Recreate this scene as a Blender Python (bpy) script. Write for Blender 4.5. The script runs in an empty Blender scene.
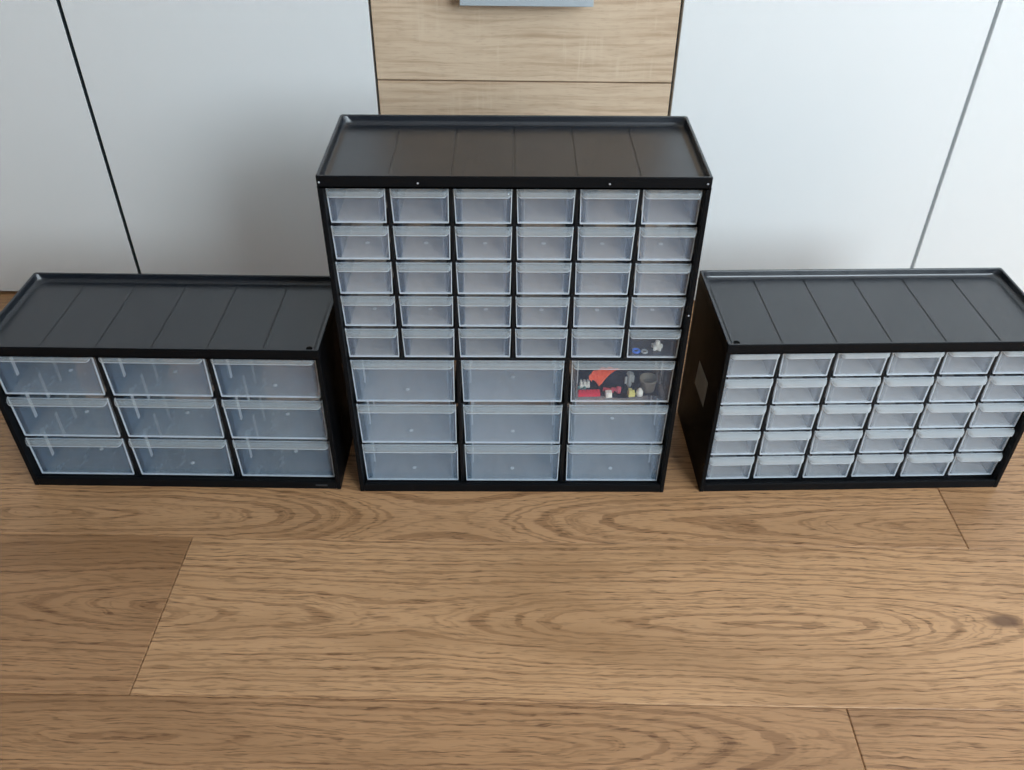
import bpy, bmesh, math, random
from mathutils import Vector, Matrix

random.seed(7)
S = bpy.context.scene
C = S.collection
PI = math.pi
ROOM = -0.0174            # the room runs a hair off the tall cabinet's axis

# ------------------------------------------------------------------ objects
def obj(name, bm, mats, parent=None, smooth=False):
    me = bpy.data.meshes.new(name)
    bmesh.ops.recalc_face_normals(bm, faces=bm.faces[:])
    bm.to_mesh(me); bm.free()
    for m in (mats if isinstance(mats, (list, tuple)) else [mats]):
        me.materials.append(m)
    if smooth:
        for p in me.polygons: p.use_smooth = True
    o = bpy.data.objects.new(name, me); C.objects.link(o)
    if parent is not None: o.parent = parent
    return o

def tag(o, label=None, cat=None, group=None, kind=None):
    if label: o['label'] = label
    if cat: o['category'] = cat
    if group: o['group'] = group
    if kind: o['kind'] = kind
    return o

def thing(name, label, cat, loc=(0, 0, 0), rz=0.0, group=None):
    o = bpy.data.objects.new(name, None); C.objects.link(o)
    o.location = loc; o.rotation_euler = (0, 0, rz); o.empty_display_size = .05
    return tag(o, label, cat, group)

def box(bm, x0, x1, y0, y1, z0, z1, bev=0.0, mi=0, seg=2):
    t = bmesh.new()
    v = [t.verts.new((x, y, z)) for z in (z0, z1) for y in (y0, y1) for x in (x0, x1)]
    for f in ((0, 2, 3, 1), (4, 5, 7, 6), (0, 1, 5, 4), (2, 6, 7, 3), (0, 4, 6, 2), (1, 3, 7, 5)):
        t.faces.new([v[i] for i in f])
    if bev > 0:
        bmesh.ops.bevel(t, geom=t.edges[:], offset=bev, segments=seg, profile=.5, affect='EDGES')
    join(bm, t, mi)

def join(bm, t, mi=0, mat=None):
    bmesh.ops.recalc_face_normals(t, faces=t.faces[:])
    mp = {}
    for v in t.verts:
        mp[v] = bm.verts.new(mat @ v.co if mat is not None else v.co)
    for f in t.faces:
        g = bm.faces.new([mp[v] for v in f.verts]); g.material_index = f.material_index if mi is None else mi; g.smooth = f.smooth
    t.free()

def prism(bm, pts, z0, z1, mi=0, bev=0.0):
    t = bmesh.new()
    a = [t.verts.new((x, y, z0)) for x, y in pts]; b = [t.verts.new((x, y, z1)) for x, y in pts]
    n = len(pts)
    t.faces.new(a[::-1]); top = t.faces.new(b)
    for i in range(n): t.faces.new((a[i], a[(i + 1) % n], b[(i + 1) % n], b[i]))
    if bev > 0:
        bmesh.ops.bevel(t, geom=list(top.edges), offset=bev, segments=1, profile=.5, affect='EDGES')
    join(bm, t, mi)

def lathe(bm, prof, n=20, mi=0, mat=None, close=False):
    """prof: list of (r, z) turned about z."""
    t = bmesh.new(); rings = []
    for r, z in prof:
        rings.append([t.verts.new((r * math.cos(2 * PI * k / n), r * math.sin(2 * PI * k / n), z)) for k in range(n)])
    for a, b in zip(rings, rings[1:] + ([rings[0]] if close else [])):
        for k in range(n): t.faces.new((a[k], a[(k + 1) % n], b[(k + 1) % n], b[k])).smooth = True
    if not close:
        t.faces.new(rings[0][::-1]); t.faces.new(rings[-1])
    join(bm, t, mi, mat)

def loft(bm, rings, mi=0, cap=True, smooth=True, closed=True):
    t = bmesh.new(); R = [[t.verts.new(p) for p in r] for r in rings]; n = len(rings[0])
    for a, b in zip(R, R[1:]):
        for k in range(n if closed else n - 1):
            t.faces.new((a[k], a[(k + 1) % n], b[(k + 1) % n], b[k])).smooth = smooth
    if cap: t.faces.new(R[0][::-1]); t.faces.new(R[-1])
    join(bm, t, mi)

# ------------------------------------------------------------------ materials
class NT:
    def __init__(s, name):
        s.m = bpy.data.materials.new(name); s.m.use_nodes = True
        s.t = s.m.node_tree; s.t.nodes.clear()
        s.out = s.t.nodes.new('ShaderNodeOutputMaterial')
    def n(s, typ, **kw):
        nd = s.t.nodes.new('ShaderNode' + typ)
        for k, v in kw.items(): setattr(nd, k, v)
        return nd
    def put(s, sock, v):
        if isinstance(v, bpy.types.NodeSocket): s.t.links.new(v, sock)
        else: sock.default_value = v
    def math(s, op, a, b=0.0, c=None, clamp=False):
        nd = s.n('Math', operation=op, use_clamp=clamp)
        s.put(nd.inputs[0], a); s.put(nd.inputs[1], b)
        if c is not None: s.put(nd.inputs[2], c)
        return nd.outputs[0]
    def xyz(s, x, y, z=0.0):
        nd = s.n('CombineXYZ')
        for i, v in enumerate((x, y, z)): s.put(nd.inputs[i], v)
        return nd.outputs[0]
    def noise(s, vec, scale=1.0, detail=2.0, rough=.5):
        nd = s.n('TexNoise'); s.put(nd.inputs['Vector'], vec)
        s.put(nd.inputs['Scale'], scale); s.put(nd.inputs['Detail'], detail); s.put(nd.inputs['Roughness'], rough)
        return nd.outputs['Fac']
    def noise1(s, w, scale=1.0, detail=2.0, rough=.5):
        nd = s.n('TexNoise', noise_dimensions='1D'); s.put(nd.inputs['W'], w)
        s.put(nd.inputs['Scale'], scale); s.put(nd.inputs['Detail'], detail); s.put(nd.inputs['Roughness'], rough)
        return nd.outputs['Fac']
    def ramp(s, fac, stops, interp='LINEAR'):
        nd = s.n('ValToRGB'); cr = nd.color_ramp; cr.interpolation = interp
        while len(cr.elements) < len(stops): cr.elements.new(.5)
        for e, (p, c) in zip(cr.elements, stops):
            e.position = p; e.color = (*c, 1) if len(c) == 3 else c
        s.put(nd.inputs[0], fac); return nd.outputs[0]
    def step(s, fac, a, b):
        nd = s.n('MapRange', interpolation_type='SMOOTHSTEP')
        s.put(nd.inputs['Value'], fac); s.put(nd.inputs['From Min'], a); s.put(nd.inputs['From Max'], b)
        return nd.outputs[0]
    def mix(s, fac, a, b, mode='MIX'):
        nd = s.n('Mix', data_type='RGBA', blend_type=mode)
        s.put(nd.inputs[0], fac); s.put(nd.inputs[6], a); s.put(nd.inputs[7], b); return nd.outputs[2]
    def principled(s, color, rough=.4, metal=0.0, spec=.5, normal=None, **kw):
        p = s.n('BsdfPrincipled')
        s.put(p.inputs['Base Color'], color if isinstance(color, bpy.types.NodeSocket) else (*color, 1))
        s.put(p.inputs['Roughness'], rough); p.inputs['Metallic'].default_value = metal
        s.put(p.inputs['Specular IOR Level'], spec)
        if normal is not None: s.put(p.inputs['Normal'], normal)
        for k, v in kw.items(): s.put(p.inputs[k], v)
        s.t.links.new(p.outputs[0], s.out.inputs[0]); return p
    def bump(s, h, strength=.2, dist=.001):
        b = s.n('Bump'); s.put(b.inputs['Height'], h); b.inputs['Strength'].default_value = strength
        b.inputs['Distance'].default_value = dist; return b.outputs[0]

def plain(name, color, rough=.5, metal=0.0, spec=.5):
    t = NT(name); t.principled(color, rough, metal, spec); return t.m

def black_plastic(name, base=(.0035, .0042, .0055), rough=.50, spec=.12):
    t = NT(name); g = t.n('TexCoord').outputs['Object']
    n = t.noise(g, 900, 2, .6); big = t.noise(g, 22, 3, .6)
    r = t.math('ADD', rough - .05, t.math('MULTIPLY', big, .12))
    t.principled(base, r, 0, spec, t.bump(n, .05, .0003)); return t.m

def clear_plastic(name, haze, colour=(.66, .80, 1.0), clear=(1.0, .985, .965), gloss=.10, streaks=.56):
    """Hazy polypropylene: part of the light goes straight through, part is scattered forward and back."""
    t = NT(name)
    tr = t.n('BsdfTransparent'); tr.inputs[0].default_value = (*clear, 1)
    df = t.n('BsdfDiffuse'); df.inputs[0].default_value = (*colour, 1)
    tl = t.n('BsdfTranslucent'); tl.inputs[0].default_value = (*colour, 1)
    gl = t.n('BsdfGlossy'); gl.inputs[0].default_value = (1, 1, 1, 1); gl.inputs['Roughness'].default_value = gloss
    sc = t.n('MixShader'); sc.inputs[0].default_value = .45
    t.t.links.new(df.outputs[0], sc.inputs[1]); t.t.links.new(tl.outputs[0], sc.inputs[2])
    a = t.n('MixShader')
    g = t.n('TexCoord').outputs['Object']
    mp = t.n('Mapping'); mp.inputs['Scale'].default_value = (60, 18, 18); t.t.links.new(g, mp.inputs[0])
    streak = t.noise(mp.outputs[0], 1.0, 3, .6)
    t.put(a.inputs[0], t.math('MULTIPLY', t.math('ADD', 1 - streaks / 2, t.math('MULTIPLY', streak, streaks)), haze))
    t.t.links.new(tr.outputs[0], a.inputs[1]); t.t.links.new(sc.outputs[0], a.inputs[2])
    lw = t.n('LayerWeight'); lw.inputs['Blend'].default_value = .5
    f = t.math('ADD', .05, t.math('MULTIPLY', t.math('POWER', lw.outputs['Facing'], 5.0), .8))
    f = t.math('MULTIPLY', f, t.math('SUBTRACT', 1.0, t.n('NewGeometry').outputs['Backfacing']))
    b = t.n('MixShader'); t.put(b.inputs[0], f)
    t.t.links.new(a.outputs[0], b.inputs[1]); t.t.links.new(gl.outputs[0], b.inputs[2])
    t.t.links.new(b.outputs[0], t.out.inputs[0]); return t.m

def floor_wood():
    t = NT('oak laminate')
    uv = t.n('UVMap').outputs[0]
    sep = t.n('SeparateXYZ'); t.put(sep.inputs[0], uv); u, v = sep.outputs[0], sep.outputs[1]
    at = t.n('Attribute', attribute_name='plank'); ac = t.n('SeparateColor'); t.put(ac.inputs[0], at.outputs['Color'])
    tone, seed, voff = ac.outputs[0], ac.outputs[1], ac.outputs[2]
    us = t.math('ADD', u, t.math('MULTIPLY', seed, 40.0))
    sd = t.math('MULTIPLY', seed, 90.0)
    warp = t.math('SUBTRACT', t.noise(t.xyz(t.math('MULTIPLY', us, 5.5), t.math('MULTIPLY', v, 22.0), sd), 1, 4, .62), .5)
    warp2 = t.math('SUBTRACT', t.noise(t.xyz(t.math('MULTIPLY', us, 28.0), t.math('MULTIPLY', v, 130.0), sd), 1, 2, .5), .5)
    vo = t.math('MULTIPLY', t.math('SUBTRACT', voff, .5), .2)
    dv = t.math('ADD', t.math('SUBTRACT', v, vo), t.math('MULTIPLY', warp, .022))
    d = t.math('ADD', t.math('MULTIPLY', t.math('SUBTRACT', t.noise1(us, 1.25, 1.0, .5), .40), .26), .002)
    R = t.math('SQRT', t.math('ADD', t.math('MULTIPLY', dv, dv), t.math('MULTIPLY', t.math('MULTIPLY', d, d), .32)))
    R = t.math('ADD', R, t.math('MULTIPLY', warp2, .0035))
    rings = t.noise1(t.math('ADD', t.math('MULTIPLY', R, 215.0), sd), 1.0, 3.0, .62)
    ring = t.step(rings, .48, .63)
    # dashes of the pores, drawn out along the plank
    pore = t.noise(t.xyz(t.math('MULTIPLY', us, 40.0), t.math('ADD', t.math('MULTIPLY', v, 520.0), t.math('MULTIPLY', warp, 10.0)), sd), 1, 2, .55)
    pores = t.step(pore, .52, .64)
    fine = t.noise(t.xyz(t.math('MULTIPLY', us, 70.0), t.math('MULTIPLY', v, 1100.0), sd), 1, 2, .6)
    cloud = t.noise(t.xyz(t.math('MULTIPLY', us, 2.6), t.math('MULTIPLY', v, 11.0), sd), 1, 3, .55)
    c = t.mix(t.math('MULTIPLY', ring, .55), (.535, .302, .150, 1), (.212, .092, .036, 1))
    c = t.mix(t.math('MULTIPLY', pores, t.math('ADD', .40, t.math('MULTIPLY', ring, .50))), c, (.150, .068, .028, 1))
    c = t.mix(t.math('MULTIPLY', t.step(fine, .45, .75), .26), c, (.60, .385, .22, 1))
    c = t.mix(t.math('MULTIPLY', t.step(cloud, .42, .72), .50), c, (.25, .122, .05, 1))
    # greyer or warmer boards
    c = t.mix(t.math('SUBTRACT', 1.0, tone), c, (.74, .69, .66, 1), 'MULTIPLY')
    # one knot in the long board
    pos = t.n('NewGeometry').outputs['Position']; sp = t.n('SeparateXYZ'); t.put(sp.inputs[0], pos)
    kx = t.math('MULTIPLY', t.math('SUBTRACT', sp.outputs[0], .534), 45.0)
    ky = t.math('MULTIPLY', t.math('SUBTRACT', sp.outputs[1], -.194), 95.0)
    kd = t.math('ADD', t.math('SQRT', t.math('ADD', t.math('MULTIPLY', kx, kx), t.math('MULTIPLY', ky, ky))), t.math('MULTIPLY', warp, 1.2))
    c = t.mix(t.math('MULTIPLY', t.math('SUBTRACT', 1.0, t.step(kd, .25, 1.0)), .85), c, (.12, .055, .028, 1))
    h = t.math('ADD', t.math('MULTIPLY', pores, -.6), t.math('MULTIPLY', fine, .25))
    rr = t.math('ADD', .40, t.math('MULTIPLY', pores, .15))
    t.principled(c, rr, 0, .42, t.bump(h, .22, .0006)); return t.m

def sonoma():
    t = NT('pale sonoma oak')
    g = t.n('TexCoord').outputs['Object']; sp = t.n('SeparateXYZ'); t.put(sp.inputs[0], g)
    x, y, z = sp.outputs
    big = t.noise(t.xyz(t.math('MULTIPLY', x, 3.0), t.math('MULTIPLY', y, 3.0), t.math('MULTIPLY', z, 9.0)), 1, 3, .55)
    warp = t.math('SUBTRACT', big, .5)
    zz = t.math('ADD', z, t.math('MULTIPLY', warp, .03))
    grain = t.noise(t.xyz(t.math('MULTIPLY', x, 6.0), 0.0, t.math('MULTIPLY', zz, 140.0)), 1, 3, .6)
    fine = t.noise(t.xyz(t.math('MULTIPLY', x, 55.0), 0.0, t.math('MULTIPLY', zz, 620.0)), 1, 2, .6)
    saw = t.noise(t.xyz(t.math('MULTIPLY', x, 170.0), 0.0, t.math('MULTIPLY', z, 8.0)), 1, 2, .6)
    patch = t.noise(t.xyz(t.math('MULTIPLY', x, 14.0), 0.0, t.math('MULTIPLY', z, 14.0)), 1, 2, .5)
    c = t.mix(t.step(grain, .38, .74), (.690, .530, .380, 1), (.500, .352, .232, 1))
    c = t.mix(t.math('MULTIPLY', t.step(fine, .50, .72), .40), c, (.42, .29, .19, 1))
    c = t.mix(t.math('MULTIPLY', t.math('MULTIPLY', t.step(saw, .48, .66), t.step(patch, .48, .70)), .40), c, (.80, .66, .50, 1))
    t.principled(c, .5, 0, .35, t.bump(fine, .15, .0005)); return t.m

def white_laminate():
    t = NT('white laminate')
    g = t.n('TexCoord').outputs['Object']
    n = t.noise(g, 260, 2, .5)
    t.principled((.80, .815, .82), .34, 0, .45, t.bump(n, .03, .0004)); return t.m

M_BLACK = black_plastic('black plastic')
M_BLACKTOP = black_plastic('black plastic tray', (.009, .012, .018), .30, .80)
M_BLACKIN = plain('matt black plastic', (.004, .005, .007), .5, 0, .25)
M_HOLE_SHADE = plain('hole shade', (.002, .002, .002), .9, 0, .1)
M_FLECK = plain('pale moulding mark', (.42, .44, .48), .5)
M_PP = clear_plastic('clear polypropylene', .125, (.43, .68, 1.0))
M_BASE = clear_plastic('frosted polypropylene base', .25, (.80, .91, 1.0))
M_RIB_GLINT = clear_plastic('hazy rib and edge glint', .72, (.90, .95, 1.0))  # hazier plastic for the ribs and for edge glints painted on front and lip
M_PP_PALE = clear_plastic('milky polypropylene', .17, (.70, .83, 1.0))
M_BASE_PALE = clear_plastic('milky polypropylene base', .46, (.93, .96, 1.0))
M_LIP_PALE = clear_plastic('milky polypropylene lip', .36, (.86, .94, 1.0), gloss=.09, streaks=0)
M_PP_WARM = clear_plastic('thin polypropylene', .155, (.56, .74, 1.0))
M_BASE_WARM = clear_plastic('thin polypropylene base', .52, (1.0, .97, .94))
M_PP_WIDE = clear_plastic('cloudy polypropylene', .19, (.52, .74, 1.0))
M_BASE_WIDE = clear_plastic('cloudy polypropylene base', .36, (.92, .95, 1.0))
M_PP_CLEAR = clear_plastic('glass clear polypropylene', .06, (.45, .66, 1.0))
M_BASE_CLEAR = clear_plastic('glass clear polypropylene base', .07, (.55, .70, 1.0))
M_LIP = clear_plastic('clear polypropylene lip', .22, (.80, .92, 1.0), gloss=.09, streaks=.0)
M_MARK = clear_plastic('gate mark', .92, (.95, .98, 1.0))
M_WHITE = white_laminate()
M_SONOMA = sonoma()
M_FLOOR = floor_wood()
M_SUB = plain('dark subfloor wood', (.085, .045, .022), .8)  # dark sub-floor that shows in the plank joints
M_CARCASS = plain('grey carcass board', (.50, .53, .55), .6)
M_SEAM_SHADE = plain('carcass seam shade', (.012, .013, .013), .7, 0, .2)
M_BAND = plain('pale grey edge band', (.80, .82, .83), .45)
M_SEAM_EDGE = plain('darkened seam edge', (.030, .042, .048), .5)
M_ALU = plain('satin aluminium', (.55, .61, .65), .42, .35)
M_PAINT = plain('white wall paint', (.74, .73, .71), .85)
M_TAUPE = plain('taupe wall paint', (.46, .455, .45), .85)
M_UPVC = plain('white window frame', (.82, .83, .84), .4)

# ------------------------------------------------------------------ floor
def build_floor():
    bm = bmesh.new()
    uvl = bm.loops.layers.uv.new('UVMap'); col = bm.loops.layers.float_color.new('plank')
    W, L = .2096, 1.380
    e0 = -.0815                                           # joint in front of the cabinets
    joints = {0: .5385, 1: -.3775, 2: .3355}              # end joints seen in the rows
    look = {(0, 0): (.62, .31, .15), (0, 1): (.48, .63, .8), (1, 0): (.10, .871, .52), (1, 1): (1.0, .137, .47),
            (2, 0): (.18, .482, .80), (2, 1): (.30, .22, .2)}
    G = .0004
    for row in range(-4, 13):
        v1 = e0 + W * (1 - row); v0 = v1 - W
        j0 = joints.get(row, (row * .517) % L - .4)
        for k in range(-3, 4):
            u0, u1 = j0 + (k - 1) * L, j0 + k * L
            if u1 < -2.6 or u0 > 2.35: continue
            a, b = max(u0, -2.6), min(u1, 2.35)
            tone, seed, vo = look.get((row, k), (random.uniform(.45, .95), random.random(), random.random()))
            r = .0009
            x0, x1, y0, y1 = a + G, b - G, v0 + G * .6, v1 - G * .6
            rim = [(x0, y0), (x1, y0), (x1, y1), (x0, y1)]
            inn = [(x0 + r, y0 + r), (x1 - r, y0 + r), (x1 - r, y1 - r), (x0 + r, y1 - r)]
            lo = [bm.verts.new((*p, -.0035)) for p in rim]
            mid = [bm.verts.new((*p, -.0006)) for p in rim]
            hi = [bm.verts.new((*p, 0)) for p in inn]
            fs = [bm.faces.new(hi)]
            for i in range(4):
                j = (i + 1) % 4
                fs.append(bm.faces.new((mid[i], mid[j], hi[j], hi[i]))); fs.append(bm.faces.new((lo[i], lo[j], mid[j], mid[i])))
            for f in fs:
                for lp in f.loops:
                    lp[uvl].uv = (lp.vert.co.x, lp.vert.co.y - (v0 + v1) / 2)
                    lp[col] = (tone, seed, vo, 1)
    box(bm, -2.6, 2.35, e0 - 12 * W, e0 + 5 * W, -.05, -.0032, 0, 1)
    o = obj('floor', bm, [M_FLOOR, M_SUB]); o.rotation_euler.z = ROOM
    tag(o, 'oak plank laminate floor', None, None, 'structure')
build_floor()

# ------------------------------------------------------------------ room shell (rotated with the floor)
def shell(name, parts, mats, label):
    bm = bmesh.new()
    for p in parts: box(bm, *p)
    o = obj(name, bm, mats); o.rotation_euler.z = ROOM
    return tag(o, label, None, None, 'structure')
WX0, WX1, WY0, WY1, HT = -2.5, 2.25, -2.2, 1.06, 2.6
A0, A1, B0, B1 = .92, 2.04, .85, 2.22                    # window opening in the wall behind the photographer
shell('wall_back', [(WX0 - .1, WX1 + .1, WY1, WY1 + .1, 0, HT)], M_PAINT, 'white painted wall behind the wardrobe')
shell('wall_left', [(WX0 - .1, WX0, WY0, WY1, 0, HT)], M_TAUPE, 'taupe painted wall left of the wardrobe')
P0, P1, Q0, Q1 = -1.75, -.35, .95, 2.25                  # unseen second window, added in the right wall to brighten that side
shell('wall_right', [(WX1, WX1 + .1, WY0, P0, 0, HT), (WX1, WX1 + .1, P1, WY1, 0, HT), (WX1, WX1 + .1, P0, P1, 0, Q0), (WX1, WX1 + .1, P0, P1, Q1, HT)],
      M_TAUPE, 'taupe painted wall with an added window, right of the wardrobe')
shell('wall_front', [(WX0 - .1, A0, WY0 - .1, WY0, 0, HT), (A1, WX1 + .1, WY0 - .1, WY0, 0, HT),
                     (A0, A1, WY0 - .1, WY0, 0, B0), (A0, A1, WY0 - .1, WY0, B1, HT)], M_TAUPE, 'taupe painted wall with the window')
shell('ceiling', [(WX0 - .1, WX1 + .1, WY0 - .1, WY1 + .1, HT, HT + .1)], M_PAINT, 'white ceiling')
fw = .055
bm = bmesh.new()
ym = WY0 - .06
for p in ((A0, A0 + fw, B0, B1), (A1 - fw, A1, B0, B1), ((A0 + A1) / 2 - fw, (A0 + A1) / 2 + fw, B0, B1),
          (A0, A1, B0, B0 + fw), (A0, A1, B1 - fw, B1)):
    box(bm, p[0], p[1], ym - .03, ym + .03, p[2], p[3], .004)
w = obj('window_1', bm, M_UPVC); w.rotation_euler.z = ROOM
tag(w, 'white framed window behind the photographer', None, None, 'structure')
gt = NT('window glass'); tr = gt.n('BsdfTransparent'); gg = gt.n('BsdfGlossy'); gg.inputs['Roughness'].default_value = .02
mx = gt.n('MixShader'); mx.inputs[0].default_value = .06
gt.t.links.new(tr.outputs[0], mx.inputs[1]); gt.t.links.new(gg.outputs[0], mx.inputs[2]); gt.t.links.new(mx.outputs[0], gt.out.inputs[0])
bm = bmesh.new()
box(bm, A0 + fw, (A0 + A1) / 2 - fw, ym - .004, ym + .004, B0 + fw, B1 - fw); box(bm, (A0 + A1) / 2 + fw, A1 - fw, ym - .004, ym + .004, B0 + fw, B1 - fw)
obj('window_glass', bm, gt.m, w)

bm = bmesh.new(); xm = WX1 + .06
for p in ((P0, P0 + fw, Q0, Q1), (P1 - fw, P1, Q0, Q1), (P0, P1, Q0, Q0 + fw), (P0, P1, Q1 - fw, Q1)):
    box(bm, xm - .03, xm + .03, p[0], p[1], p[2], p[3], .004)
w = obj('added_window', bm, M_UPVC); w.rotation_euler.z = ROOM
tag(w, 'added white framed window in the wall on the right', None, None, 'structure')
bm = bmesh.new(); box(bm, xm - .004, xm + .004, P0 + fw, P1 - fw, Q0 + fw, Q1 - fw)
obj('window_glass', bm, gt.m, w)

# ------------------------------------------------------------------ wardrobe
WY = .4405
wd = thing('wardrobe', 'wardrobe with white doors and a pale oak drawer column standing behind the black cabinets', 'wardrobe', (0, WY, 0), ROOM)
g = .0026
xs = [-1.434, -1.0195, -.6053, -.1910, .2225, .6372, 1.0515, 1.466]
bm = bmesh.new()
for i, x in enumerate(xs):
    mi = 1 if i == 2 else 0  # one upright near-black, painting the left seam's shade into its colour
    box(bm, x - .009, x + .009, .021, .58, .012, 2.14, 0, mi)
box(bm, xs[0] - .009, xs[-1] + .009, .565, .585, .012, 2.14)
box(bm, xs[0] - .009, xs[-1] + .009, .0, .585, 2.141, 2.16)
for i in range(len(xs) - 1): box(bm, xs[i] + .0092, xs[i + 1] - .0092, .03, .56, .014, .03)
obj('carcass', bm, [M_CARCASS, M_SEAM_SHADE], wd)
bm = bmesh.new(); box(bm, xs[0], xs[-1], .035, .05, 0, .013); obj('plinth', bm, M_CARCASS, wd)
for i in (0, 1, 2, 4, 5, 6):
    bm = bmesh.new()
    gl = .0031 if i == 2 else .0034 if i == 5 else g
    gr = .0031 if i == 1 else .0034 if i == 4 else g
    box(bm, xs[i] + gl * .75, xs[i + 1] - gr * .75, 0, .018, .006, 2.136, .0008)
    bm.normal_update()
    for f in bm.faces: f.material_index = 1 if abs(f.normal.x) > .9 else 0
    obj('door', bm, [M_WHITE, M_SEAM_EDGE if i == 1 else M_BAND], wd)  # one door's edges coloured dark to deepen the left seam
zc = [.006, .3622, .712, 1.062, 1.412, 1.76, 2.136]
for k in range(6):
    bm = bmesh.new()
    box(bm, xs[3] + .0016, xs[4] - .0022, 0, .018, zc[k] + .0010, zc[k + 1] - .0010, .0008)
    d = obj('drawer', bm, M_SONOMA, wd); d['label'] = 'pale oak drawer front'
    # grip: folded aluminium bar with two studs
    zh = (zc[k] + .1075) if k == 1 else (zc[k] + zc[k + 1]) / 2
    bm = bmesh.new()
    box(bm, -.0692, .1035, -.030, -.0265, zh, zh + .024, .0008)
    box(bm, -.0692, .1035, -.0264, -.0002, zh + .0205, zh + .024, .0006)
    h = obj('handle', bm, M_ALU, d); h['label'] = 'aluminium pull handle'

# ------------------------------------------------------------------ organiser cabinets
SIDE, BOT, RECESS = .0052, .0105, .0098
PALETTE = {'big': (M_PP, M_BASE, M_LIP), 'small': (M_PP_WARM, M_BASE_WARM, M_LIP), 'wide': (M_PP_WIDE, M_BASE_WIDE, M_LIP), 'clear': (M_PP_CLEAR, M_BASE_CLEAR, M_LIP), 'milky': (M_PP_PALE, M_BASE_PALE, M_LIP_PALE)}
def make_drawer(kind, w, h, depth, hw, ribs, mark, lip_r):
    """Returns (front-and-box mesh, lip mesh). Origin: bottom centre of the front face, +y into the cabinet."""
    bm = bmesh.new()
    t = .0014; dr = .0011                                   # wall and draft of the front plate
    # front plate (tapers to the bottom)
    fr = [(-w / 2 + dr, 0), (w / 2 - dr, 0), (w / 2, h), (-w / 2, h)]
    tb = bmesh.new()
    a = [tb.verts.new((x, 0, z)) for x, z in fr]; b = [tb.verts.new((x, t, z)) for x, z in fr]
    tb.faces.new(a); tb.faces.new(b[::-1])
    for i in range(4): tb.faces.new((a[i], b[i], b[(i + 1) % 4], a[(i + 1) % 4]))
    join(bm, tb, 0)
    # added bead round the plate, hazier to paint in light caught at the edges
    e = .0009
    for (x0, z0), (x1, z1) in ((fr[0], fr[1]), (fr[0], fr[3]), (fr[1], fr[2])):
        if z0 == z1: box(bm, x0, x1, -.0006, t + .0003, z0 - .0001, z0 + e, 0, 1)
        else:
            s = 1 if x0 < 0 else -1
            tb = bmesh.new(); pts = [(x0 - s * .0001, z0 + e), (x0 + s * e, z0 + e), (x1 + s * e, z1), (x1 - s * .0001, z1)]
            a = [tb.verts.new((x, -.0006, z)) for x, z in pts]; b = [tb.verts.new((x, t + .0003, z)) for x, z in pts]
            tb.faces.new(a); tb.faces.new(b[::-1])
            for i in range(4): tb.faces.new((a[i], b[i], b[(i + 1) % 4], a[(i + 1) % 4]))
            join(bm, tb, 1)
    # tray: floor, two sides, back
    bi = hw                                                 # half width of the box
    y0, y1 = t + .0002, depth; hb = h * .86
    box(bm, -bi, bi, y0, y1, .0004, .0016, 0, 3)
    for s in (-1, 1):
        xa, xb = sorted((s * bi, s * (bi - .0012)))
        box(bm, xa, xb, y0, y1, .0018, hb)
        # flange that hangs on the runner
        xa, xb = sorted((s * (bi + .0001), s * (bi + .0016)))
        box(bm, xa, xb, y0, y1, hb - .0012, hb, 0, 0)
    box(bm, -bi + .0014, bi - .0014, y1 - .0012, y1, .0018, hb)
    for r in ribs:                                          # slots for dividers on both inner sides
        for s in (-1, 1):
            xa, xb = sorted((s * (bi - .0014), s * (bi - .0030)))
            box(bm, xa, xb, r - .0026, r + .0026, hb * .22, hb - .0005, .0006, 1, 1)
    if mark is not None:
        lathe(bm, [(.0027, .0017), (.0023, .0024), (.0009, .0028)], 12, 2, Matrix.Translation((mark[0], mark[1], 0)))
    me = bpy.data.meshes.new('drawer')
    bmesh.ops.recalc_face_normals(bm, faces=bm.faces[:]); bm.to_mesh(me); bm.free()
    for m in (PALETTE[kind][0], M_RIB_GLINT, M_MARK, PALETTE[kind][1]): me.materials.append(m)
    # lip: shelf out from the top of the front, turned down at its edge, rounded in plan
    P, D, th = .0086, .0058, .0012
    hwid = w / 2
    st = []
    for k in range(9):
        q = k / 8.0; st.append((q * lip_r, math.sqrt(max(0, 1 - (1 - q) ** 2))))
    xs_ = [(-hwid + d, f) for d, f in st] + [(hwid - d, f) for d, f in reversed(st)]
    rings = []
    for x, f in xs_:
        p = max(.0016, P * f); dd = .0018 + (D - .0018) * f
        q = max(p - th, .0002)
        rings.append([(x, -.0001, h), (x, -min(.0009, p * .2), h), (x, -p + min(.0016, p * .7), h), (x, -p + .0004, h - .0005), (x, -p, h - .0016),
                      (x, -p, h - dd), (x, -p + .0005, h - dd - .0006), (x, -q, h - dd), (x, -q, h - .0018), (x, -q + min(.0006, q * .5), h - th), (x, -.0001, h - th)])
    bm = bmesh.new()
    tb = bmesh.new(); RR = [[tb.verts.new(p) for p in r] for r in rings]; n = len(rings[0])
    for a, b in zip(RR, RR[1:]):
        for k in range(n): tb.faces.new((a[k], a[(k + 1) % n], b[(k + 1) % n], b[k])).material_index = 1 if k in (0, 5, 6) else 0  # hazier strips paint in bright lines along the lip's edges
    tb.faces.new(RR[0][::-1]); tb.faces.new(RR[-1])
    join(bm, tb, None)
    me2 = bpy.data.meshes.new('handle')
    bmesh.ops.recalc_face_normals(bm, faces=bm.faces[:]); bm.to_mesh(me2); bm.free()
    me2.materials.append(PALETTE[kind][2]); me2.materials.append(M_RIB_GLINT)
    for p_ in me2.polygons: p_.use_smooth = False
    return me, me2

def arc(cx, cy, r, a0, a1, n):
    return [(cx + r * math.cos(a0 + (a1 - a0) * k / n), cy + r * math.sin(a0 + (a1 - a0) * k / n)) for k in range(n + 1)]

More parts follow.
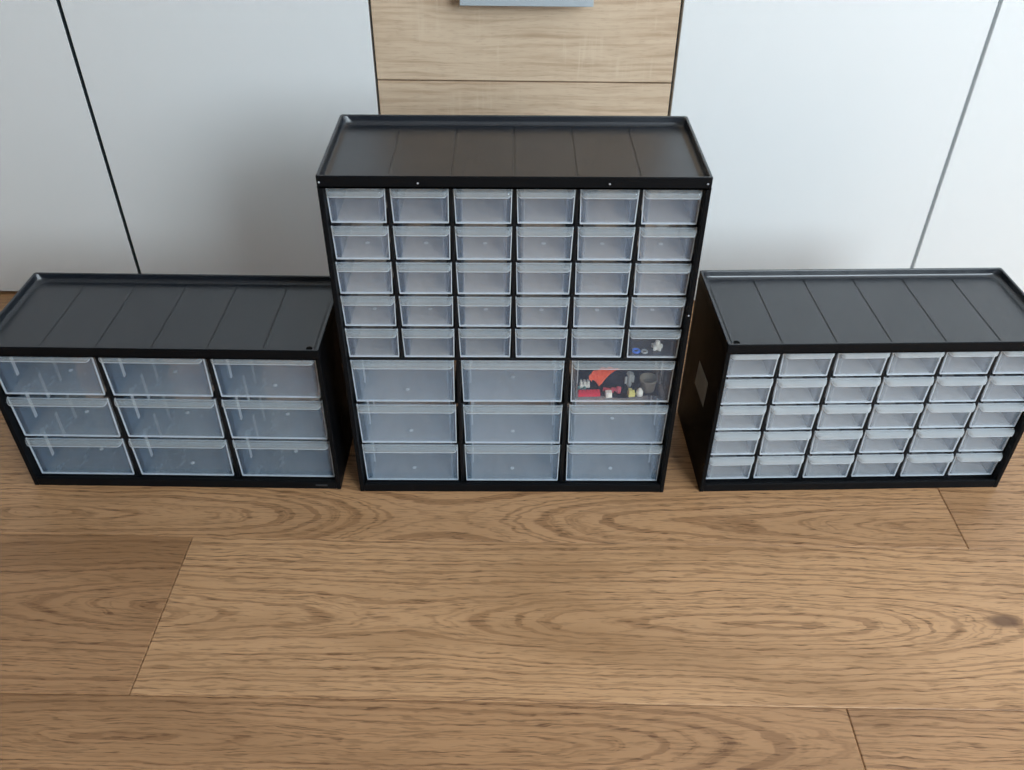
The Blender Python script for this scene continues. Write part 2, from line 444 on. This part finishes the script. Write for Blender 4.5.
def outline(x0, x1, y0, y1, rf, rb, n=7):
    """counter-clockwise rounded rectangle: front corners rf, back corners rb"""
    return (arc(x0 + rf, y0 + rf, rf, PI, 1.5 * PI, n) + arc(x1 - rf, y0 + rf, rf, 1.5 * PI, 2 * PI, n) +
            arc(x1 - rb, y1 - rb, rb, 0, .5 * PI, n) + arc(x0 + rb, y1 - rb, rb, .5 * PI, PI, n))

def make_body(cab, W, D, H, ledges, cross, flecks):
    """Open-backed black shell with a tray top. ledges: (x of wall, side, [z of runner])"""
    hw = W / 2
    bm = bmesh.new()
    band = .0130                                            # height of the front band under the tray
    zt = H - .0098                                          # tray floor
    for s in (-1, 1):
        xa, xb = sorted((s * hw, s * (hw - SIDE)))
        box(bm, xa, xb, 0, D, 0, H - .0126, .0007)
    box(bm, -hw + SIDE, hw - SIDE, .0004, D, .0016, BOT - .0012, .0006)
    box(bm, -hw + SIDE, hw - SIDE, 0, .0042, .0002, BOT + .0022, .0012)       # front sill
    box(bm, -hw, hw, 0, D, H - band, zt - .0012)                              # slab under the tray
    # rim with a fillet into the tray
    to = outline(-hw, hw, 0, D, .0015, .0020)
    rings = [[(x, y, H - band + .0001) for x, y in to], [(x, y, H - .0008) for x, y in to]]
    def ins(d, rb, df=None):
        df = d if df is None else df
        return outline(-hw + d, hw - d, df, D - d, .0015 + d * .35, rb)
    rings.append([(x, y, H) for x, y in ins(.0007, .0030)])
    rings.append([(x, y, H) for x, y in ins(.0026, .0050, .0022)])
    rings.append([(x, y, H - .0007) for x, y in ins(.0031, .0060, .0027)])
    rings.append([(x, y, zt + .0040) for x, y in ins(.0035, .0100, .0030)])
    for k in range(1, 6):
        a = k / 5 * PI / 2
        d = .0035 + .0055 * (1 - math.cos(a)); rb = .0100 + .0120 * (1 - math.cos(a))
        rings.append([(x, y, zt + .0040 - .0045 * math.sin(a)) for x, y in ins(d, rb, .0030 + .0012 * (1 - math.cos(a)))])
    t = bmesh.new(); R = [[t.verts.new(p) for p in r] for r in rings]; n = len(rings[0])
    for i, (a, b) in enumerate(zip(R, R[1:])):
        for k in range(n):
            f = t.faces.new((a[k], a[(k + 1) % n], b[(k + 1) % n], b[k])); f.smooth = i > 4; f.material_index = 1 if i > 1 else 0
    t.faces.new(R[-1]).material_index = 1
    join(bm, t, None)
    # six panels of the tray floor, thin grooves between
    x0, x1, y0, y1 = -hw + .0094, hw - .0094, .0046, D - .0094
    pitch = (W - 2 * SIDE + .003) / 6
    cuts = [-hw + SIDE - .0015 + pitch * k for k in range(1, 6)]
    ed = [x0] + cuts + [x1]
    for k in range(6):
        a = ed[k] + (.0007 if k else 0); b = ed[k + 1] - (.0007 if k < 5 else 0)
        rb = .0200
        pts = [(a, y0), (b, y0)]
        pts += arc(b - rb, y1 - rb, rb, 0, .5 * PI, 7) if k == 5 else [(b, y1)]
        pts += arc(a + rb, y1 - rb, rb, .5 * PI, PI, 7) if k == 0 else [(a, y1)]
        prism(bm, pts, zt - .0004, zt + .0003, 1, .00035)
    for s in (-1, 1):                                       # black discs painting in the dark of stacking sockets at the front corners
        lathe(bm, [(.0036, 0), (.0036, .0006), (.0030, .0007)], 20, 2, Matrix.Translation((s * (hw - .0150), .0172, zt + .0002)))
    for fx, fz in flecks:
        lathe(bm, [(.0011, 0), (.0009, .0004), (.0003, .0006)], 10, 3, Matrix.Translation((fx, .0001, fz)) @ Matrix.Rotation(PI / 2, 4, 'X'))
    for c in cross: box(bm, *c, .0003)
    obj('body', bm, [M_BLACK, M_BLACKTOP, M_HOLE_SHADE, M_FLECK], cab)
    for name, bx, runs in ledges:
        bm = bmesh.new()
        if bx is not None: box(bm, *bx, .0004)
        for r in runs: runner(bm, *r)
        obj(name, bm, M_BLACKIN, cab)

def runner(bm, x, s, z, D):
    """L-shaped ledge off a wall at x towards s, along the depth of the cabinet"""
    pr = [(0, -.0014), (.0058, -.0014), (.0058, -.0046), (.0046, -.0046), (.0046, -.0032), (0, -.0032)]
    loft(bm, [[(x + s * a, y, z + b) for a, b in pr] for y in (RECESS + .0003, D - .004)], 0, True, False)

def runners(x, s, zs, D): return [(x, s, z, D) for z in zs]

def fill(cab, meshes, xs_, rows):
    """Copies of the drawer and of its lip, one pair per opening; rows: (height, kind of each drawer)."""
    for z, kinds in rows:
        for x, i in zip(xs_, kinds):
            me, me2 = meshes[i]
            d = bpy.data.objects.new('drawer', me); C.objects.link(d); d.parent = cab
            d.location = (x + random.uniform(-.0004, .0004), RECESS + random.uniform(-.0004, .0006), z)
            h = bpy.data.objects.new('handle', me2); C.objects.link(h); h.parent = d
            h['label'] = 'clear pull lip along the top edge'

def columns(W, n):
    inner = W - 2 * SIDE; pitch = (inner + .003) / n
    x = [-W / 2 + SIDE + pitch * (k + .5) - .0015 for k in range(n)]
    div = [-W / 2 + SIDE + pitch * k - .0015 for k in range(1, n)]
    return x, div, pitch - .003

BIGRIBS = (.022, .058, .094)
def big_meshes(w, h, lip, kind='big'):
    return [make_drawer(kind, w - .0030, h, .140, w / 2 - .0085, BIGRIBS, (.0005, m), lip) for m in (.020, .044)]
def small_meshes(w, h, lip, m=(None, .031), kind='small'):
    return [make_drawer(kind, w - .0016, h, .140, w / 2 - .0072, (), None if q is None else (.0005, q), lip) for q in m]

# --- tall cabinet: thirty small drawers over nine wide ones
D, H, W = .1564, .4243, .3800
tall = thing('storage_cabinet', 'tall black cabinet standing in the middle with small drawers above nine wide ones', 'storage cabinet')
cx6, dv6, ow6 = columns(W, 6); cx3, dv3, ow3 = columns(W, 3)
zs_small = [.2034, .2448, .2864, .3280, .3696]
zs_big = [.0112, .0742, .1390]
SH0, SH1 = .1985, .2022
led = [('shelf', (-W / 2 + SIDE, W / 2 - SIDE, RECESS, D - .002, SH0, SH1), [])]
zT = H - .0131
for x in dv6: led.append(('divider', (x - .0015, x + .0015, RECESS, D - .002, SH1 + .0001, zT - .0001), runners(x - .0015, -1, zs_small[1:], D) + runners(x + .0015, 1, zs_small[1:], D)))
for x in dv3: led.append(('divider', (x - .0018, x + .0018, RECESS, D - .002, BOT - .001, SH0 - .0001), runners(x - .0018, -1, zs_big[1:], D) + runners(x + .0018, 1, zs_big[1:], D)))
hw = W / 2 - SIDE
for r in runners(-hw, 1, zs_small[1:] + zs_big[1:], D) + runners(hw, -1, zs_small[1:] + zs_big[1:], D): led.append(('runner', None, [r]))
bars = [(s * .077 - .021, s * .077 + .021, D - .0018, D, SH1, zT) for s in (-1, 1)]
make_body(tall, W, D, H, led, bars, [(-.1875, .4175), (-.0928, .4170), (.0915, .4170), (.1857, .4175), (.1868, .2660)])
sm = small_meshes(ow6, .0374, .0046) + small_meshes(ow6, .0374, .0046, (None,), 'clear')
fill(tall, sm, cx6, [(z, (i % 2,) * 5 + ((2,) if i == 0 else (i % 2,))) for i, z in enumerate(zs_small)])
bg = big_meshes(ow3 - .0022, .0590, .0052, 'wide') + big_meshes(ow3 - .0022, .0590, .0052, 'clear')[1:]
fill(tall, bg, cx3, [(zs_big[2], (0, 1, 2)), (zs_big[1], (0, 0, 1)), (zs_big[0], (0, 0, 0))])

# --- low cabinet on the left: nine wide drawers
W, D, H = .3864, .1596, .2151
la = -.0144; lx, ly = -.2149, .0039
low = thing('storage_cabinet', 'low black cabinet at the left with nine wide clear drawers', 'storage cabinet',
            (lx - W / 2 * math.cos(la), ly - W / 2 * math.sin(la), 0), la)
cx, dv, ow = columns(W, 3); zs = [.0118, .0758, .1405]
zT = H - .0131; hw = W / 2 - SIDE
led = [('divider', (x - .0018, x + .0018, RECESS, D - .002, BOT - .001, zT - .0001), runners(x - .0018, -1, zs[1:], D) + runners(x + .0018, 1, zs[1:], D)) for x in dv]
for r in runners(-hw, 1, zs[1:], D) + runners(hw, -1, zs[1:], D): led.append(('runner', None, [r]))
make_body(low, W, D, H, led, [], [])
bm = bmesh.new(); box(bm, W / 2 - .031, W / 2 - .0165, -.0005, .0003, .0058, .0082, .0002)
mk = obj('maker_mark', bm, plain('raised grey mark', (.035, .038, .042), .5), low); mk['label'] = 'small raised grey mark'
fill(low, big_meshes(ow - .0022, .0592, .0055), cx, [(zs[2], (1, 1, 0)), (zs[1], (1, 1, 1)), (zs[0], (1, 0, 1))])

# --- low cabinet on the right: thirty small drawers
W, D, H = .3793, .1593, .2272
ra = .0253; rx, ry = .2355, .0011
right = thing('storage_cabinet', 'low black cabinet at the right with five rows of small clear drawers', 'storage cabinet',
              (rx + W / 2 * math.cos(ra), ry + W / 2 * math.sin(ra), 0), ra)
cx, dv, ow = columns(W, 6); zs = [.0135, .0542, .0945, .1350, .1755]
zT = H - .0131; hw = W / 2 - SIDE
led = [('divider', (x - .0015, x + .0015, RECESS, D - .002, BOT - .001, zT - .0001), runners(x - .0015, -1, zs[1:], D) + runners(x + .0015, 1, zs[1:], D)) for x in dv]
for r in runners(-hw, 1, zs[1:], D) + runners(hw, -1, zs[1:], D): led.append(('runner', None, [r]))
make_body(right, W, D, H, led, [], [])
fill(right, small_meshes(ow, .0364, .0062, (None,), 'milky'), cx, [(z, (0,) * 6) for z in zs])
bm = bmesh.new()
q = [(.0936, .1359), (.0979, .0978), (.0472, .0996), (.0444, .1385)]
tb = bmesh.new()
a = [tb.verts.new((-W / 2 - .0001, y, z)) for y, z in q]; b = [tb.verts.new((-W / 2 - .0004, y, z)) for y, z in q]
tb.faces.new(a); tb.faces.new(b[::-1])
for i in range(4): tb.faces.new((a[i], b[i], b[(i + 1) % 4], a[(i + 1) % 4]))
join(bm, tb)
st = obj('sticker', bm, plain('paper sticker', (.62, .60, .55), .7), right); st['label'] = 'pale paper sticker'

# ------------------------------------------------------------------ odds and ends kept in two drawers of the tall cabinet
FZ = zs_big[2] + .00165; FC = FZ + .0016                                     # floor of the wide drawer
def soft(name, col, rough=.5, glow=.0):
    t = NT(name); g_ = t.n('TexCoord').outputs['Object']; n_ = t.noise(g_, 180, 2, .5)
    c_ = t.mix(n_, (*[x * .8 for x in col], 1), (*col, 1)); t.principled(c_, rough); return t.m
m_or = soft('orange fabric', (.95, .16, .075)); m_red = soft('red plastic', (.72, .03, .07), .35); m_pink = soft('dusky pink plastic', (.62, .10, .15))
m_wh = soft('white plastic', (.90, .90, .86), .4); m_yel = soft('yellow plastic', (.70, .66, .22), .4); m_gr = soft('grey plastic', (.42, .45, .46), .4)
m_teal = soft('teal plastic', (.18, .34, .34), .4); m_blue = soft('blue plastic', (.05, .20, .80), .35); m_cream = soft('beige plastic', (.27, .25, .205), .5)

# folded orange pouch, a fan of pleats that leans back
def catmull(p, t):
    n = len(p) - 1; i = min(int(t * n), n - 1); u = t * n - i
    P = [p[max(0, i - 1)], p[i], p[i + 1], p[min(n, i + 2)]]
    return sum((w * q for w, q in zip((-.5*u + u*u - .5*u**3, 1 - 2.5*u*u + 1.5*u**3, .5*u + 2*u*u - 1.5*u**3, -.5*u*u + .5*u**3), P)), Vector((0, 0, 0)))
bm = bmesh.new(); t_ = bmesh.new(); grid = []
B_ = Vector((.1027, .0340, FC + .0003)); N = 40
edge = [Vector(q) for q in ((.0925, .031, .1545), (.0895, .030, .1600), (.0915, .030, .1665), (.0985, .031, .1710), (.1085, .033, .1726), (.1160, .034, .1712), (.1240, .034, .1690))]
for i in range(N + 1):
    s_ = i / N; e_ = catmull(edge, s_); row = []
    for j in range(9):
        r = j / 8
        p = B_.lerp(e_, r)
        p = p + Vector((0, .0016 * math.sin(s_ * PI * 11) * r + .005 * math.sin(PI * r) - .0025 * (r > .9), 0))
        row.append(t_.verts.new(p))
    grid.append(row)
for i in range(N):
    for j in range(8): t_.faces.new((grid[i][j], grid[i + 1][j], grid[i + 1][j + 1], grid[i][j + 1])).smooth = True
bmesh.ops.remove_doubles(t_, verts=t_.verts[:], dist=1e-6)
bmesh.ops.solidify(t_, geom=t_.faces[:], thickness=.0009)
join(bm, t_)
o = obj('pouch', bm, m_or); tag(o, 'folded orange pouch standing inside the upper right wide drawer', 'pouch')

def clip(name, label, cat, mat, loc, rz, build, group=None):
    bm = bmesh.new(); build(bm)
    o = obj(name, bm, mat); o.location = loc; o.rotation_euler.z = rz
    return tag(o, label, cat, group)
def b_block(bm):                                            # terminal strip: a bar with raised screw posts
    box(bm, -.0130, .0130, -.004, .004, 0, .0050, .0006)
    for k in range(6): lathe(bm, [(.0016, 0), (.0016, .0022), (.0010, .0026)], 10, 0, Matrix.Translation((-.0108 + k * .00432, 0, .0049)))
clip('terminal_strip', 'red connector strip lying low at the left inside the wide drawer of odds and ends', 'connector', m_red, (.0890, .0185, FC), .04, b_block)
def b_plug(bm):                                             # cube-shaped plug with a socket
    box(bm, -.0037, .0037, -.0036, .0036, 0, .0070, .0007)
    box(bm, -.0016, .0016, -.0046, -.0035, .0026, .0054, .0003)
clip('plug', 'small white square plug at the front beneath the orange pouch', 'plug', m_wh, (.1117, .0160, FC), .1, b_plug)
def b_clip(bm):                                             # clip with two prongs
    box(bm, -.006, .006, -.004, .004, 0, .0034, .0005)
    for s in (-.0042, 0, .0042): box(bm, s - .0014, s + .0014, -.003, .003, .0032, .0082, .0005)
clip('cable_clip', 'white pronged clip left of the orange pouch', 'clip', m_wh, (.0850, .0350, FC), .1, b_clip)
def b_ring(r, w_):
    def f(bm):
        n = 16
        lathe(bm, [(r + w_ * math.cos(2 * PI * k / n), w_ + w_ * math.sin(2 * PI * k / n)) for k in range(n)], 24, 0, None, True)
    return f
clip('ring', 'teal ring at the far left end of the wide drawer of odds and ends', 'ring', m_teal, (.0815, .0290, FC), 0, b_ring(.0038, .0016))
def b_hinge(bm):                                            # bent strap with a loop
    box(bm, -.0105, .0025, -.0026, .0026, 0, .0028, .0006)
    box(bm, -.0008, .0090, -.0024, .0024, .0026, .0052, .0006)
    lathe(bm, [(.0030, 0), (.0030, .0075), (.0018, .0082)], 14, 0, Matrix.Translation((.0078, 0, 0)))
clip('fastener', 'dusky pink fastener under the tip of the orange pouch', 'fastener', m_pink, (.1165, .0250, FC), -.25, b_hinge)
def b_blk(bm):                                              # two-step block with a stud
    box(bm, -.0040, .0040, -.0036, .0036, 0, .0052, .0005); box(bm, -.0036, .0010, -.0030, .0030, .0050, .0088, .0005)
    lathe(bm, [(.0013, 0), (.0013, .0070), (.0008, .0075)], 12, 0, Matrix.Translation((.0025, 0, 0)))
def b_cap(bm): lathe(bm, [(.0042, 0), (.0042, .0050), (.0036, .0062), (.0022, .0066), (.0020, .0090), (.0012, .0094)], 18)
clip('block', 'small yellow stepped block in the middle of the wide drawer of odds and ends', 'block', m_yel, (.1385, .0180, FC), .15, b_blk)
clip('cap', 'white stepped cap right of the yellow block', 'cap', m_wh, (.1483, .0190, FC), 0, b_cap)
def b_anchor(bm):                                           # spreading wall plug
    lathe(bm, [(.0022, 0), (.0030, .004), (.0024, .008), (.0032, .012), (.0024, .016), (.0040, .019), (.0040, .0205)], 14)
    for s in (-1, 1): box(bm, s * .0046 - .0014, s * .0046 + .0014, -.0008, .0008, .006, .016, .0003)
clip('wall_plug', 'grey wall plug standing upright right of the orange pouch', 'plug', m_gr, (.1375, .0340, FC), .3, b_anchor)
def b_tub(bm): lathe(bm, [(.0082, 0), (.0100, .0150), (.0106, .0152), (.0106, .0165), (.0096, .0165), (.0076, .0016)], 24)
clip('tub', 'small dull beige tub at the right end of the wide drawer of odds and ends', 'tub', m_cream, (.1590, .0300, FC), 0, b_tub)

m_navy = soft('navy cloth', (.020, .032, .075), .8)
t_ = bmesh.new(); NX, NY = 34, 16; top = []
for i in range(NX + 1):
    row = []
    for j in range(NY + 1):
        u_, v_ = i / NX, j / NY
        x = .0772 + .0940 * u_; y = .0160 + .105 * v_ + .0025 * math.sin(u_ * 9)
        e_ = min(1, 7 * u_, 7 * (1 - u_), 6 * (1 - v_)); e_ = e_ * max(0, min(1, (v_ - .26) * 5))
        z = FZ + .0011 + max(0, e_) * (.021 + .005 * math.sin(u_ * 17 + v_ * 4) + .004 * math.sin(v_ * 13 - u_ * 6) + .002 * math.sin(u_ * 41 + v_ * 9))
        row.append(t_.verts.new((x, y, z)))
    top.append(row)
for i in range(NX):
    for j in range(NY): t_.faces.new((top[i][j], top[i + 1][j], top[i + 1][j + 1], top[i][j + 1])).smooth = True
bmesh.ops.solidify(t_, geom=t_.faces[:], thickness=.0009)
bm = bmesh.new(); join(bm, t_)
tag(obj('cloth', bm, m_navy), 'crumpled dark navy cloth behind the orange pouch in the wide drawer', 'cloth')

FZ2 = zs_small[0] + .00165
clip('ring', 'blue ring lying in the lowest small drawer at the right edge of the tall cabinet', 'ring', m_blue, (.1385, .0185, FZ2), 0, b_ring(.0036, .0013))
clip('ring', 'grey ring lying right of the blue one in the lowest small drawer', 'ring', m_gr, (.1478, .0175, FZ2), 0, b_ring(.0030, .0011))
def b_knob(bm):                                             # lobed knob
    pts = []
    for k in range(40):
        a = 2 * PI * k / 40; r = .0052 + .0016 * math.cos(5 * a); pts.append((r * math.cos(a), r * math.sin(a)))
    prism(bm, pts, 0, .0050, 0, .0008)
    lathe(bm, [(.0030, .0049), (.0028, .0095), (.0018, .0102)], 16)
clip('knob', 'white lobed knob right of the rings in the lowest small drawer', 'knob', m_wh, (.1630, .0255, FZ2), .2, b_knob)

# ------------------------------------------------------------------ light: overcast daylight through the window behind the photographer, right, and an added side light
def rot(x, y, z):
    return Vector((x * math.cos(ROOM) - y * math.sin(ROOM), x * math.sin(ROOM) + y * math.cos(ROOM), z))
L = bpy.data.lights.new('window_daylight', 'AREA'); L.shape = 'RECTANGLE'
L.size, L.size_y = A1 - A0 - .1, B1 - B0 - .1
L.energy = 61; L.color = (.80, .925, 1.0)
lo = bpy.data.objects.new('window_daylight', L); C.objects.link(lo)
lo.location = rot((A0 + A1) / 2, WY0 + .01, (B0 + B1) / 2)
lo.rotation_euler = (PI / 2, 0, ROOM)                       # faces +y, into the room
L2 = bpy.data.lights.new('added_side_light', 'AREA'); L2.shape = 'RECTANGLE'  # unseen source, added to brighten the right-hand side
L2.size, L2.size_y = P1 - P0 - .1, Q1 - Q0 - .1
L2.energy = 22; L2.color = (.80, .925, 1.0)
l2 = bpy.data.objects.new('added_side_light', L2); C.objects.link(l2)
l2.location = rot(WX1 - .01, (P0 + P1) / 2, (Q0 + Q1) / 2)
l2.rotation_euler = (PI / 2, 0, ROOM + PI / 2)              # faces -x, into the room
wn = bpy.data.worlds.new('sky'); S.world = wn; wn.use_nodes = True
wn.node_tree.nodes['Background'].inputs[0].default_value = (.72, .86, 1.0, 1)
wn.node_tree.nodes['Background'].inputs[1].default_value = 1.0

# ------------------------------------------------------------------ camera (solved from the cabinets' corners)
cam = bpy.data.cameras.new('camera'); co = bpy.data.objects.new('camera', cam); C.objects.link(co)
cam.sensor_fit = 'HORIZONTAL'; cam.sensor_width = 36.0; cam.lens = 872.817 / 1024 * 36.0; cam.clip_start = .02
r_ = Vector((.99998346, -.00139551, .00557942)); u_ = Vector((-.00351447, .61964562, .78487385)); f_ = Vector((.00455256, .78488047, -.61963047))
m = Matrix((r_, u_, -f_)).transposed().to_4x4(); m.translation = Vector((-.00552, -.776492, .784178))
co.matrix_world = m
S.camera = co

S.view_settings.view_transform = 'Standard'; S.view_settings.look = 'None'
S.view_settings.gamma = 1.0; S.view_settings.use_curve_mapping = False
S.view_settings.exposure = 0.25
S.cycles.use_denoising = True
S.cycles.denoising_input_passes = 'RGB_ALBEDO'
S.cycles.transparent_max_bounces = 40
S.cycles.max_bounces = 14; S.cycles.diffuse_bounces = 6; S.cycles.transmission_bounces = 8; S.cycles.glossy_bounces = 4
S.cycles.sample_clamp_indirect = 6.0
